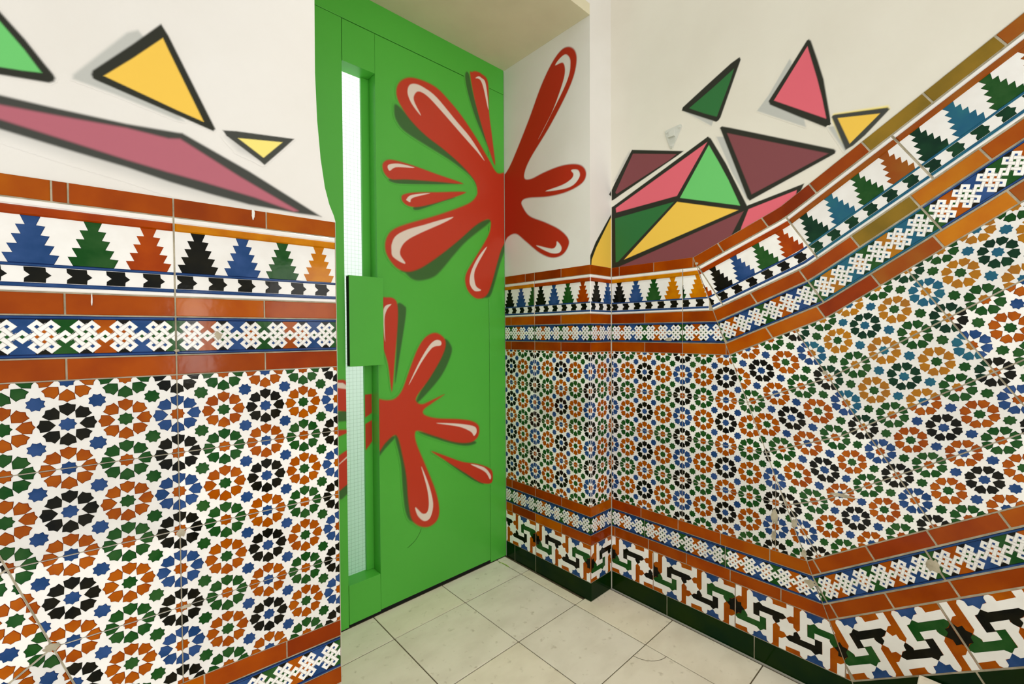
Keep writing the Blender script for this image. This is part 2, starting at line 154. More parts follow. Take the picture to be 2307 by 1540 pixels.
glaze('white', (243, 241, 236), (236, 233, 227), 0.1)
glaze('blue', (26, 62, 110), (50, 80, 132), 0.09)
glaze('green', (14, 70, 18), (44, 86, 38), 0.09)
glaze('black', (8, 10, 6), (26, 24, 12), 0.08)
glaze('orange', (172, 86, 0), (148, 64, 0), 0.09)
glaze('amber', (204, 128, 0), (184, 104, 0), 0.09)
glaze('rust', (146, 50, 0), (166, 66, 0), 0.09)
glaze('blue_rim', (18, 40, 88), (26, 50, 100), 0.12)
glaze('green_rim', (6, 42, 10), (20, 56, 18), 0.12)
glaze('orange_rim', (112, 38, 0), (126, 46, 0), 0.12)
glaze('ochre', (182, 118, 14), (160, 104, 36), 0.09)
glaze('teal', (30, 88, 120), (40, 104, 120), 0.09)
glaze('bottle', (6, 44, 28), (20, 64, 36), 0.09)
glaze('strap_line', (188, 184, 178), (170, 166, 160), 0.2)
glaze('terra_a', (160, 70, 0), (140, 54, 0), 0.1, 14)
glaze('terra_b', (146, 54, 0), (126, 42, 0), 0.1, 14)
glaze('terra_c', (176, 90, 0), (160, 70, 0), 0.1, 14)
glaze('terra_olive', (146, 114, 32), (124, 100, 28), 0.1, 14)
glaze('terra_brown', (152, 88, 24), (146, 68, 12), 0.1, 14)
glaze('baseglaze', (2, 34, 12), (24, 44, 4), 0.08, 9)

def plain(name, c, rough=0.6, var=None, scale=20, bumpy=0.0, bscale=80, metallic=0.0):
    m, nt, b, ln = new_mat(name)
    if var:
        n = geo_noise(nt, scale, 5)
        ln.new(mix_col(nt, srgb(*c), srgb(*var), ramp(nt, n.outputs['Fac'], 0.35, 0.68)), b.inputs['Base Color'])
    else:
        b.inputs['Base Color'].default_value = (*srgb(*c), 1)
    b.inputs['Roughness'].default_value = rough; b.inputs['Metallic'].default_value = metallic
    if bumpy:
        n2 = geo_noise(nt, bscale, 4); bump(nt, b, n2.outputs['Fac'], bumpy, 0.003)
    MATS[name] = m; return m

plain('grout', (186, 176, 152), 0.9, (150, 140, 116), 40, 0.5, 160)
plain('floor_joint', (84, 74, 54), 0.95, (104, 92, 68), 60)
plain('dark_gap', (8, 14, 6), 0.9)  # near-black for drawn-in shade at lock and threshold, also the scratch
plain('soffit', (222, 214, 182), 0.8, (214, 206, 174), 6, 0.1, 30)
plain('bracket', (205, 206, 196), 0.45, None, 20, 0.1, 150)
plain('wire', (160, 178, 160), 0.5, None, metallic=0.3)
plain('mint_wall', (70, 190, 120), 0.8, (60, 176, 108), 8)
plain('stain', (150, 200, 60), 0.7, (190, 205, 120), 60)

def surface(name, c1, c2, rough, bstr, bscale, stretch=None, spec=0.3, painted=True, nscale=5):
    """a wall or door surface; the sprayed mural sits on it as a colour attribute with its own coverage"""
    m, nt, b, ln = new_mat(name)
    n = geo_noise(nt, nscale, 5)
    col = mix_col(nt, srgb(*c1), srgb(*c2), ramp(nt, n.outputs['Fac'], 0.3, 0.7))
    if painted:
        at = nt.nodes.new('ShaderNodeAttribute'); at.attribute_name = 'paint'
        col = mix_col(nt, col, at.outputs['Color'], at.outputs['Alpha'])
    ln.new(col, b.inputs['Base Color'])
    b.inputs['Roughness'].default_value = rough; b.inputs['Specular IOR Level'].default_value = spec
    n2 = geo_noise(nt, bscale, 5, stretch); bump(nt, b, n2.outputs['Fac'], bstr, 0.003)
    MATS[name] = m; return m
surface('plaster', (232, 229, 223), (226, 222, 214), 0.62, 0.16, 45, (1, 1, 1), 0.3, False, 4)
surface('plaster_painted', (232, 229, 223), (226, 222, 214), 0.62, 0.16, 45, (1, 1, 1), 0.3, True, 4)
surface('plaster_dim', (229, 225, 211), (222, 217, 202), 0.62, 0.16, 45, (1, 1, 1), 0.3, False, 4)  # white plaster with the right wall's dimmer, warmer light put into its colour
surface('plaster_dim_painted', (229, 225, 211), (222, 217, 202), 0.62, 0.16, 45, (1, 1, 1), 0.3, True, 4)
surface('door_green', (80, 180, 60), (86, 186, 66), 0.34, 0.05, 120, None, 0.4, False, 3)
surface('door_painted', (80, 180, 60), (86, 186, 66), 0.34, 0.05, 120, None, 0.4, True, 3)

def marble():
    m, nt, b, ln = new_mat('marble')
    n = geo_noise(nt, 7, 6, (1, 1.8, 1)); n2 = geo_noise(nt, 42, 5); oi = nt.nodes.new('ShaderNodeObjectInfo')
    c = mix_col(nt, srgb(246, 238, 214), srgb(214, 203, 176), ramp(nt, n.outputs['Fac'], 0.42, 0.78))
    tone = mix_col(nt, srgb(246, 234, 204), srgb(234, 230, 220), oi.outputs['Random'])
    c = mix_col(nt, c, tone, 0.45)
    c = mix_col(nt, c, srgb(150, 134, 96), ramp(nt, n2.outputs['Fac'], 0.62, 0.92))
    ln.new(c, b.inputs['Base Color'])
    b.inputs['Roughness'].default_value = 0.4; b.inputs['Specular IOR Level'].default_value = 0.35
    bump(nt, b, n2.outputs['Fac'], 0.05, 0.001)
    MATS['marble'] = m
marble()

def frosted():
    m, nt, b, ln = new_mat('frosted_glass')
    tr = nt.nodes.new('ShaderNodeBsdfTranslucent'); tr.inputs['Color'].default_value = (0.96, 1.0, 0.97, 1)
    mx = nt.nodes.new('ShaderNodeMixShader'); mx.inputs['Fac'].default_value = 0.12
    b.inputs['Base Color'].default_value = (0.8, 0.9, 0.84, 1); b.inputs['Roughness'].default_value = 0.25
    out = nt.nodes['Material Output']
    ln.new(tr.outputs['BSDF'], mx.inputs[1]); ln.new(b.outputs['BSDF'], mx.inputs[2]); ln.new(mx.outputs['Shader'], out.inputs['Surface'])
    MATS['frosted_glass'] = m
frosted()

# ---------------------------------------------------------------- object helpers
def tag(o, label=None, cat=None, kind=None, group=None):
    if label: o['label'] = label
    if cat: o['category'] = cat
    if kind: o['kind'] = kind
    if group: o['group'] = group
    return o

def mesh_from(name, verts, faces, mats, idx=None, smooth=False):
    me = bpy.data.meshes.new(name)
    me.from_pydata([(v[0] * CM, v[1] * CM, v[2] * CM) for v in verts], [], faces)
    for m in mats: me.materials.append(MATS[m])
    if idx is not None and len(mats) > 1:
        me.polygons.foreach_set('material_index', idx)
    if smooth: me.polygons.foreach_set('use_smooth', [True] * len(me.polygons))
    me.update()
    return me

def link(name, me, parent=None, matrix=None):
    o = bpy.data.objects.new(name, me); COL.objects.link(o)
    if parent is not None: o.parent = parent
    if matrix is not None: o.matrix_world = matrix if parent is None else matrix
    return o

class MB:
    """collects simple solids (cm) and builds one mesh"""
    def __init__(s): s.v = []; s.f = []
    def box(s, x0, x1, y0, y1, z0, z1, bev=0.0):
        b = len(s.v)
        if bev <= 0:
            s.v += [(x, y, z) for x in (x0, x1) for y in (y0, y1) for z in (z0, z1)]
            s.f += [tuple(b + i for i in q) for q in ((0, 1, 3, 2), (4, 6, 7, 5), (0, 4, 5, 1), (2, 3, 7, 6), (0, 2, 6, 4), (1, 5, 7, 3))]
            return s
        import bmesh
        bm = bmesh.new(); bmesh.ops.create_cube(bm, size=1)
        for v in bm.verts:
            v.co = ((x0 + x1) / 2 + v.co.x * (x1 - x0), (y0 + y1) / 2 + v.co.y * (y1 - y0), (z0 + z1) / 2 + v.co.z * (z1 - z0))
        bmesh.ops.bevel(bm, geom=bm.edges[:], offset=bev, segments=2, affect='EDGES', profile=0.5)
        bm.verts.index_update()
        s.v += [tuple(v.co) for v in bm.verts]; s.f += [tuple(b + v.index for v in f.verts) for f in bm.faces]
        bm.free(); return s
    def prism(s, poly, fn, d0, d1):
        """poly in 2-D, fn(x, y, d) -> 3-D"""
        b = len(s.v); n = len(poly)
        s.v += [fn(x, y, d0) for x, y in poly] + [fn(x, y, d1) for x, y in poly]
        s.f.append(tuple(b + i for i in range(n))[::-1]); s.f.append(tuple(b + n + i for i in range(n)))
        s.f += [(b + i, b + (i + 1) % n, b + n + (i + 1) % n, b + n + i) for i in range(n)]
        return s
    def build(s, name, mat, parent=None):
        me = mesh_from(name, s.v, s.f, [mat])
        import bmesh
        bm = bmesh.new(); bm.from_mesh(me); bmesh.ops.recalc_face_normals(bm, faces=bm.faces[:]); bm.to_mesh(me); bm.free()
        return link(name, me, parent)

# ---------------------------------------------------------------- wall frames: origin, along-axis, outward normal
LA = -0.064
def frame(o, u):
    u = Vector(u).normalized(); z = Vector((0, 0, 1)); n = u.cross(z)
    return dict(o=Vector(o), u=u, z=z, n=n)
FR = {
    'left': frame((-92.47, -0.74, 0), (math.cos(LA), math.sin(LA), 0)),
    'niche': frame((0, 0, 0), (0, -1, 0)),
    'pier': frame((0, 0, 0), (1, 0, 0)),
    'right': frame((12.97, 0, 0), (0, -1, 0)),
    'door': frame((0, 46.7, 0), (1, 0, 0)),
}
def wmat(w, s=0, h=0, d=0):
    f = FR[w]; u, z, n = f['u'], f['z'], f['n']
    m = Matrix(((u.x, z.x, n.x), (u.y, z.y, n.y), (u.z, z.z, n.z))).to_4x4()
    m.translation = (f['o'] + u * s + z * h + n * d) * CM
    return m
def wpt(w, s, h, d):
    f = FR[w]; return tuple(f['o'] + f['u'] * s + f['z'] * h + f['n'] * d)

# ---------------------------------------------------------------- tile stack (heights above the floor)
BASE, MEAN0, TR1, WV1, TR2, MOS = 0.0, 7.0, 20.85, 24.55, 31.45, 35.1
P = 14.2
MTOP = MOS + 4 * P                          # 91.9
TR3, WV2, TR4, CREST, TR5, TOP = MTOP, 95.5, 102.4, 106.0, 120.3, 123.8
PLASTER = -0.3                               # plaster sits this far behind the tile faces

# ---------------------------------------------------------------- 2-D polygon tools
def area2(p):
    return 0.5 * sum(p[i][0] * p[(i + 1) % len(p)][1] - p[(i + 1) % len(p)][0] * p[i][1] for i in range(len(p)))
def clip(poly, planes):
    for nx, ny, c in planes:                 # keep nx*x + ny*y <= c
        out = []
        for i in range(len(poly)):
            a, b = poly[i - 1], poly[i]
            da, db = nx * a[0] + ny * a[1] - c, nx * b[0] + ny * b[1] - c
            if (da <= 0) != (db <= 0):
                t = da / (da - db); out.append((a[0] + t * (b[0] - a[0]), a[1] + t * (b[1] - a[1])))
            if db <= 0: out.append(b)
        poly = out
        if len(poly) < 3: return []
    res = []
    for q in poly:
        if not res or abs(q[0] - res[-1][0]) + abs(q[1] - res[-1][1]) > 0.02: res.append(q)
    if len(res) > 1 and abs(res[0][0] - res[-1][0]) + abs(res[0][1] - res[-1][1]) < 0.02: res.pop()
    return res if len(res) >= 3 else []
def inset(poly, d):
    n = len(poly); out = []
    for i in range(n):
        a, b, c = poly[i - 1], poly[i], poly[(i + 1) % n]
        e1 = (b[0] - a[0], b[1] - a[1]); e2 = (c[0] - b[0], c[1] - b[1])
        l1 = math.hypot(*e1) or 1; l2 = math.hypot(*e2) or 1
        n1 = (-e1[1] / l1, e1[0] / l1); n2 = (-e2[1] / l2, e2[0] / l2)
        k = 1 + n1[0] * n2[0] + n1[1] * n2[1]
        k = max(k, 0.45)
        out.append((b[0] + d * (n1[0] + n2[0]) / k, b[1] + d * (n1[1] + n2[1]) / k))
    return out

# ---------------------------------------------------------------- tile designs: (polygon, material, height, inset)
def rot(p, a, cx=0, cy=0):
    c, s = math.cos(a), math.sin(a)
    return [(cx + c * x - s * y, cy + s * x + c * y) for x, y in p]
def star(cx, cy, ro, ri, n=8, a0=0):
    return [(cx + (ro if k % 2 == 0 else ri) * math.cos(a0 + math.pi * k / n), cy + (ro if k % 2 == 0 else ri) * math.sin(a0 + math.pi * k / n)) for k in range(2 * n)]
D7 = 7.0
PETAL = [(x * D7, y * D7) for x, y in ((0.190, 0), (0.298, -0.1235), (0.440, -0.140), (0.450, -0.066), (0.496, 0), (0.450, 0.066), (0.440, 0.140), (0.298, 0.1235))]
def design_mosaic():
    cells = []
    t1 = {0: ('blue', 'orange'), 1: ('orange', 'green'), 2: ('black', 'blue'), 3: ('orange', 'green')}
    t2 = {0: ('black', 'orange'), 1: ('green', 'orange'), 2: ('orange', 'blue'), 3: ('green', 'orange')}
    for i in range(5):
        for j in range(3):
            pet, cen = (t1 if j == 1 else t2)[i % 4]
            cx, cy = i * D7, j * D7
            cells.append((star(cx, cy, 0.156 * D7, 0.122 * D7), cen, 0.06, 0.07))
            for k in range(8): cells.append((rot(PETAL, k * math.pi / 4, cx, cy), pet, 0.07, 0.08))
    for i in range(4):
        for j in range(2):
            cells.append((star((i + .5) * D7, (j + .5) * D7, 0.166 * D7, 0.128 * D7, a0=math.pi / 8), 'green' if i in (0, 3) else 'blue', 0.06, 0.07))
    return 28.0, 14.0, 'white', cells

def design_weave():
    a, b, yc = 28 / 36, 0.79, 3.45
    dia = lambda x, y, r: [(x + r * a, y), (x, y + r * b), (x - r * a, y), (x, y - r * b)]
    cells = []
    cols = ['green', 'orange', 'blue']
    for k in range(7):
        x = k * 28 / 6
        cells.append(([(x - 1.75 * a, 0.7), (x + 1.75 * a, 0.7), (x + 1.75 * a, 6.2), (x - 1.75 * a, 6.2)], cols[k % 3], 0.02, 0.01))
    h = 0.07
    for k in range(7):
        x = k * 28 / 6
        cells.append((dia(x, yc, 1.42), 'white', h + 0.012, 0.05)); cells.append((dia(x, yc, 0.45), 'green', h + 0.03, 0.03))
    for k in range(6):
        x = (k + .5) * 28 / 6
        pts = [(-1, -2), (1, -2), (-1, 2), (1, 2), (0, -1), (0, 1), (-1, 0), (1, 0)]
        for q, (i, j) in enumerate(pts):
            cells.append((dia(x + i * a, yc + j * b, 1.42), 'white', h + 0.004 * q, 0.05))
        for q, (i, j) in enumerate(pts):
            cells.append((dia(x + i * a, yc + j * b, 0.44), 'blue' if q < 4 else ('orange' if k % 2 == 0 else 'green'), h + 0.045, 0.03))
    for k in range(6):
        x = (k + .5) * 28 / 6
        for i, j in ((0, 0), (1, 1), (-1, 1), (1, -1), (-1, -1), (0, 2), (0, -2), (2, 0), (-2, 0)):
            s = 1 if i % 2 == 0 else -1              # which strap lies on top at this crossing
            for o in (-0.56, 0.56):
                p0 = (i - 0.5 - o * 0.5 * 1, j - 0.5 * s + o * 0.5 * s); p1 = (i + 0.5 - o * 0.5, j + 0.5 * s + o * 0.5 * s)
                ox, oy = 0.035, -0.035 * s
                cells.append(([(x + (p0[0] - ox) * a, yc + (p0[1] - oy) * b), (x + (p0[0] + ox) * a, yc + (p0[1] + oy) * b),
                               (x + (p1[0] + ox) * a, yc + (p1[1] + oy) * b), (x + (p1[0] - ox) * a, yc + (p1[1] - oy) * b)], 'strap_line', h + 0.05, 0.004))
    cells.append(([(-1, 0), (29, 0), (29, 0.66), (-1, 0.66)], 'blue', 0.16, 0.16))
    cells.append(([(-1, 6.24), (29, 6.24), (29, 6.9), (-1, 6.9)], 'blue', 0.16, 0.16))
    return 28.0, 6.9, 'black', cells

TREE = [(1.1, 7.35), (0.6, 5.95), (1.6, 5.88), (1.05, 4.45), (2.05, 4.38), (1.45, 2.95), (2.55, 2.88), (1.95, 1.5), (3.05, 1.43), (2.45, 0.0)]
def design_crest(last):
    cells = []
    for k, c in enumerate(('black', 'blue', 'green', last)):
        x = 3.5 + 7 * k
        cells.append(([(x - p, 4.4 + q) for p, q in reversed(TREE[::-1])] + [(x + p, 4.4 + q) for p, q in TREE[::-1]], c, 0.05, 0.05))
    for k in range(6):
        x = 1.55 + k * 28 / 6
        cells.append(([(x - 1.25, 1.45), (x + 1.1, 1.45), (x + 1.15, 2.1), (x + 1.75, 2.62), (x + 1.15, 3.2), (x + 1.1, 3.85), (x - 1.25, 3.85), (x - 1.2, 3.2), (x - .6, 2.62), (x - 1.2, 2.1)], 'black', 0.05, 0.05))
    for y0, y1, c, hh in ((0.75, 1.4, 'blue', 0.12), (3.9, 4.4, 'blue', 0.1), (11.75, 13.2, last, 0.3)):
        cells.append(([(-1, y0), (29, y0), (29, y1), (-1, y1)], c, hh, 0.22 if hh > 0.2 else 0.12))
    cells.append(([(-1, -.05), (29, -.05), (29, 0.7), (-1, 0.7)], 'white', 0.1, 0.14))
    cells.append(([(-1, 13.3), (29, 13.3), (29, 14.35), (-1, 14.35)], 'white', 0.1, 0.14))
    return 28.0, 14.3, 'white', cells

def design_meander():
    sh = lambda p: [(x + .32, y + .46) for x, y in p]
    r2 = lambda p: [(14 - x, 14 - y) for x, y in p]
    W1, W2, BT, GU, ST = (sh(MEANDER[k]) for k in ('W1', 'W2', 'BT', 'GU', 'ST'))
    cells = []
    for k in (-1, 0, 1, 2):
        dx = 14 * k; mv = lambda p: [(x + dx, y) for x, y in p]
        up, lo = ('black', 'green') if k % 2 == 0 else ('green', 'black')
        for p, c in ((GU, up), (r2(GU), lo)): cells.append((mv(p), c, 0.04, 0.05))
        cells.append((mv(ST), 'white' if k % 2 == 0 else 'black', 0.05, 0.05))
        for p in (BT, r2(BT)): cells.append((mv(p), 'blue', 0.045, 0.05))
        for p in (W1, r2(W1), W2, r2(W2)): cells.append((mv(p), 'white', 0.06, 0.05))
    return 28.0, 14.0, 'orange', cells

def design_strip(mat, w=14.0, h=3.5):
    return w, h, mat, []

PLAIN = {}
# upper slope tiles, reflected tint put into the glaze colour: ochre instead of orange, bluish green instead of blue and black
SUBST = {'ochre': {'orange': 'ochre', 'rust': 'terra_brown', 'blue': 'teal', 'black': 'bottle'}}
def dense(p, step=2.6):
    out = []
    for i in range(len(p)):
        a, b = p[i], p[(i + 1) % len(p)]
        n = max(1, int(math.hypot(b[0] - a[0], b[1] - a[1]) / step))
        out += [(a[0] + (b[0] - a[0]) * k / n, a[1] + (b[1] - a[1]) * k / n) for k in range(n)]
    return out
def build_tile(design, w_fit, h_fit, planes=(), fn=None, joint=0.16, thick=0.7, rim=0.09, variant_of=None):
    """solid tile with raised cells. Local x,y in tile design units stretched to w_fit x h_fit;
    planes clip in stretched coordinates; fn maps (x,y) -> (X,Y) on the wall"""
    dw, dh, base, cells = design
    sx, sy = w_fit / dw, h_fit / dh
    rect = [(joint, joint), (w_fit - joint, joint), (w_fit - joint, h_fit - joint), (joint, h_fit - joint)]
    outer = clip(rect, planes)
    if not outer or area2(outer) < 0.6: return None
    V, F, I = [], [], []
    sub = SUBST.get(variant_of, {}) if variant_of else {}
    base = sub.get(base, base)
    mats = [base]
    if fn: outer = dense(outer)
    def add_loop(p, z):
        b = len(V); V.extend((*(fn(x, y) if fn else (x, y)), z) for x, y in p); return b
    n = len(outer)
    o2 = inset(outer, rim)
    b0, b1, b2 = add_loop(outer, -thick), add_loop(outer, -0.07), add_loop(o2, 0)
    F.append(tuple(range(b2, b2 + n))); I.append(0)
    for lo, hi in ((b0, b1), (b1, b2)):
        for i in range(n):
            F.append((lo + i, lo + (i + 1) % n, hi + (i + 1) % n, hi + i)); I.append(0)
    e = joint + 0.015                        # edge planes of the tile keep the cells inside it
    lim = [(-1, 0, -e), (1, 0, w_fit - e), (0, -1, -e), (0, 1, h_fit - e)]
    lim += [(nx, ny, c - 0.015 * math.hypot(nx, ny)) for nx, ny, c in planes]
    for poly, m, hh, ins in cells:
        p = [(x * sx, y * sy) for x, y in poly]
        if area2(p) < 0: p = p[::-1]
        p = clip(p, lim)
        if not p: continue
        m = sub.get(m, m)
        if fn: p = dense(p)
        A = area2(p)
        if A < (0.05 if m != 'strap_line' else 0.01): continue
        q = inset(p, ins)
        if area2(q) < 0.35 * A:
            q = inset(p, ins * 0.35)
            if area2(q) < 0.3 * A: q = p; hh *= 0.4
        if m not in mats: mats.append(m)
        mi = mats.index(m); k = len(p); ms = mi
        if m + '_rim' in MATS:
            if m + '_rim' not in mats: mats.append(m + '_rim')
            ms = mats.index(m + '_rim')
        c0, c1 = add_loop(p, 0.0), add_loop(q, hh)
        F.append(tuple(range(c1, c1 + k))); I.append(mi)
        for i in range(k):
            F.append((c0 + i, c0 + (i + 1) % k, c1 + (i + 1) % k, c1 + i)); I.append(ms)
    return mesh_from('tile', V, F, mats, I)

DES = {'mosaic': design_mosaic(), 'weave': design_weave(), 'crest_amber': design_crest('amber'), 'crest_rust': design_crest('rust'), 'meander': design_meander()}
NAMES = {'mosaic': 'mosaic_tile', 'weave': 'weave_border_tile', 'crest_amber': 'crest_border_tile', 'crest_rust': 'crest_border_tile', 'meander': 'meander_border_tile', 'strip': 'terracotta_strip', 'base': 'skirting_tile'}
def get_design(kind, variant=None):
    if kind == 'strip': return design_strip(variant)
    if kind == 'base': return design_strip('baseglaze', 28.0, 7.0)
    return DES[kind]

def put_tile(wall, parent, kind, s0, s1, h0, h1, x0=None, w=28.4, planes=(), variant=None, jitter=True):
    """flat tile: design origin x0, cut to s0..s1 and by extra planes given in (s, h) wall coordinates"""
    if x0 is None: x0 = s0
    full = abs(s0 - x0) < 0.01 and abs(s1 - x0 - w) < 0.01 and not planes
    key = (kind, variant, round(w, 2), round(h1 - h0, 2))
    if full and key in PLAIN: me = PLAIN[key]
    else:
        pl = []
        if s0 > x0 + 0.01: pl.append((-1, 0, -(s0 - x0) - 0.12))
        if s1 < x0 + w - 0.01: pl.append((1, 0, s1 - x0 - 0.12))
        for nx, ny, c in planes: pl.append((nx, ny, c - nx * x0 - ny * h0))
        me = build_tile(get_design(kind, variant), w, h1 - h0, pl, joint=0.07 if kind == 'mosaic' else 0.13, rim=0.05 if kind == 'mosaic' else 0.09)
        if me is None: return None
        if full: PLAIN[key] = me
    dz = random.uniform(-0.05, 0.05) if jitter else 0
    m = wmat(wall, x0, h0, dz)
    return link(NAMES[kind], me, parent, m)

# ---------------------------------------------------------------- the setting: walls, niche, floor
ZC = 300.0
def wall_poly(name, wall, poly, d0, d1, mat, label):
    mb = MB(); mb.prism(poly, lambda s, h, d: wpt(wall, s, h, d), d0, d1)
    o = mb.build(name, mat); tag(o, label, 'wall', 'structure'); return o

edge = [(0.35, 0), (0.35, 123.9), (0.0, 125.2), (-0.9, 127.4), (-1.8, 131), (-2.6, 137), (-3.2, 145), (-3.5, 155), (-3.4, 170), (-3.2, 190), (-3.3, ZC)]
wall_left = wall_poly('wall_left', 'left', edge + [(-175, ZC), (-175, -110), (0.35, -110)], PLASTER, -48, 'plaster',
    'white plaster wall left of the green door with mosaic tile dado and painted shapes')
mb = MB(); mb.box(0.3, 7, 6, 52, 0, 217); wall_niche = mb.build('wall_niche', 'plaster')
tag(wall_niche, 'white reveal wall right of the green door carrying half the red splash', 'wall', 'structure')
mb = MB(); mb.box(0.3, 13.27, 0.3, 6, 0, ZC); wall_pier = mb.build('wall_pier', 'plaster')
tag(wall_pier, 'narrow white pier face between door reveal and right wall', 'wall', 'structure')
mb = MB(); mb.box(13.27, 30, -260, 6, -10, ZC); wall_right = mb.build('wall_right', 'plaster_dim')
tag(wall_right, 'white right wall with sloping mosaic tile dado and painted gem', 'wall', 'structure')
mb = MB(); mb.box(-96, 0.28, 0.3, 46.6, 213.0, 217); ceiling = mb.build('ceiling', 'soffit')
tag(ceiling, 'cream plaster soffit of the door niche', 'ceiling', 'structure')
mb = MB(); mb.box(-96, 0.28, 0.3, 46.6, 217, ZC); wall_lintel = mb.build('wall_lintel', 'plaster')
tag(wall_lintel, 'white plaster wall above the door niche', 'wall', 'structure')
mb = MB(); mb.box(-121, 12.6, -260, 58, -8, -0.25); floor = mb.build('floor', 'floor_joint')
tag(floor, 'cream marble tile floor in front of the green door', 'floor', 'structure')

mb = MB(); mb.box(-300, 30, -262, 60, ZC, ZC + 4); upper = mb.build('ceiling_stairwell', 'plaster')
tag(upper, 'white plaster ceiling of the stairwell above the landing', 'ceiling', 'structure')
# ---- floor tiles
FX, FY, FT = -5.3, 3.1, 28.5
fcount = {}
for i in range(-4, 1):
    for j in range(-5, 2):
        x0, y0 = FX + i * FT, FY + j * FT
        x1, y1 = min(x0 + FT, 12.2 if y0 < 0 else -0.6), min(y0 + FT, 46.9)
        if j == 0 and i == 0: x1 = -0.6
        if x1 - x0 < 2 or y1 - y0 < 2: continue
        if x0 < -91.5: y1 = min(y1, -1.3)
        if y1 - y0 < 2: continue
        if y0 < 0 < y1 and i == 0: x1 = 12.2
        w, d = x1 - x0, y1 - y0
        key = (round(w, 1), round(d, 1))
        if key not in fcount:
            m2 = MB(); m2.box(0.17, w - 0.17, 0.17, d - 0.17, -2, 0, 0.1)
            me = mesh_from('floor_tile', m2.v, m2.f, ['marble']); fcount[key] = me
        link('floor_tile', fcount[key], floor, Matrix.Translation(Vector((x0, y0, random.uniform(-0.06, 0.04))) * CM))

# stairs leaving the landing: down to the left, up along the right wall
for k in range(4):
    m2 = MB(); m2.box(-121 - 24 * (k + 1), -121.1 - 24 * k, -258, -1 + 1.6 * (k + 1), -17.4 * (k + 1) - 20, -17.4 * (k + 1), 0.3); m2.build('stair_step', 'marble', floor)
for k in range(4):
    m2 = MB(); m2.box(-85, 12.4, -88 - 24.5 * (k + 1), -88.1 - 24.5 * k, 0.1, 16.7 * (k + 1), 0.3); m2.build('stair_step', 'marble', floor)

def ribbon(name, pts, width, z, mat, parent):
    """thin flat line following points on the floor (cm)"""
    V, F = [], []
    for i, (x, y) in enumerate(pts):
        a = pts[max(i - 1, 0)]; b = pts[min(i + 1, len(pts) - 1)]
        t = Vector((b[0] - a[0], b[1] - a[1])).normalized(); n = Vector((-t.y, t.x)) * width / 2
        V += [(x + n.x, y + n.y, z), (x - n.x, y - n.y, z)]
    for i in range(len(pts) - 1): F.append((2 * i, 2 * i + 1, 2 * i + 3, 2 * i + 2))
    return link(name, mesh_from(name, V, F, [mat]), parent)
cx, cy = FX, FY - FT
crack = ribbon('crack', [(cx - 7.2 * math.cos(t), cy - 7.2 * math.sin(t)) for t in [i * math.pi / 2 / 12 for i in range(13)]], 0.16, 0.07, 'floor_joint', floor)
crack['label'] = 'curved hairline crack across a tile corner'
stain = ribbon('paint_stain', [(-6.2, 44.5), (-5.4, 43.2), (-5.2, 41.5), (-5.4, 39)], 0.5, 0.07, 'stain', floor)
stain['label'] = 'lime green paint drip'

# ---------------------------------------------------------------- sloping dado of the right wall (stairs going up) and left wall (stairs going down)
TH0 = math.radians(31.5)
T1, T2 = math.radians(23.5), math.radians(34.3)     # the first course off the mitre climbs gently, then the stair pitch
BEND = [(0, 0.0), (35, 0.0), (42, 4), (56, 16), (70, 23), (85, 22.5), (92, 27.5), (130, 27.5)]
def bend(h):
    for (h0, k0), (h1, k1) in zip(BEND, BEND[1:]):
        if h <= h1: return k0 + (k1 - k0) * max(0.0, (h - h0) / (h1 - h0))
    return BEND[-1][1]
def mit_r(h): return 31.7 + (124.3 - h) * 0.36936
def amit_r(h): return mit_r(h) * math.cos(TH0) + h * math.sin(TH0)
def map_r(a, h):
    k = a - amit_r(h); q = bend(h); k1 = min(k, q); k2 = max(k - q, 0.0)
    return mit_r(h) + k1 * math.cos(T1) + k2 * math.cos(T2), h + k1 * math.sin(T1) + k2 * math.sin(T2)
TL = math.radians(36)
def mit_l(h): return -42.5 - 0.327 * (h - 42.4)
def amit_l(h): return mit_l(h) * math.cos(TL) + h * math.sin(TL)
def map_l(a, h):
    k = a - amit_l(h); return mit_l(h) + k * math.cos(TL), h + k * math.sin(TL)

def put_slope(wall, parent, kind, a0, w, h0, h1, variant=None, reflect_tint=None):
    amit, mp = (amit_r, map_r) if wall == 'right' else (amit_l, map_l)
    beta = amit(1.0) - amit(0.0); al = amit(0.0)
    # right keeps a >= amit, left keeps a <= amit ; tile coords x = a - a0, y = h - h0
    if wall == 'right': pl = [(-1, beta, a0 - al - beta * h0 - 0.15)]
    else: pl = [(1, -beta, al + beta * h0 - a0 - 0.15)]
    me = build_tile(get_design(kind, variant), w, h1 - h0, pl, lambda x, y: mp(a0 + x, h0 + y), joint=0.14 if kind == 'mosaic' else 0.22, rim=0.06, variant_of=reflect_tint)
    if me is None: return None
    return link(NAMES[kind], me, parent, wmat(wall, 0, 0, random.uniform(-0.05, 0.05)))

def terra(seq=[0]):
    return random.choice(['terra_a', 'terra_a', 'terra_b', 'terra_c', 'terra_a'])

def row_strips(wall, parent, h0, h1, s_min, s_max, off, planes=(), pitch=14.2):
    if isinstance(off, (list, tuple)):       # explicit joints
        for a, b in zip(off, off[1:]): put_tile(wall, parent, 'strip', a, b, h0, h1, a, b - a, planes, terra())
        return
    k = math.floor((s_min - off) / pitch)
    while off + k * pitch < s_max - 0.3:
        x0 = off + k * pitch
        a, b = max(x0, s_min), min(x0 + pitch, s_max)
        if b - a > 0.8: put_tile(wall, parent, 'strip', a, b, h0, h1, x0, pitch, planes, terra())
        k += 1

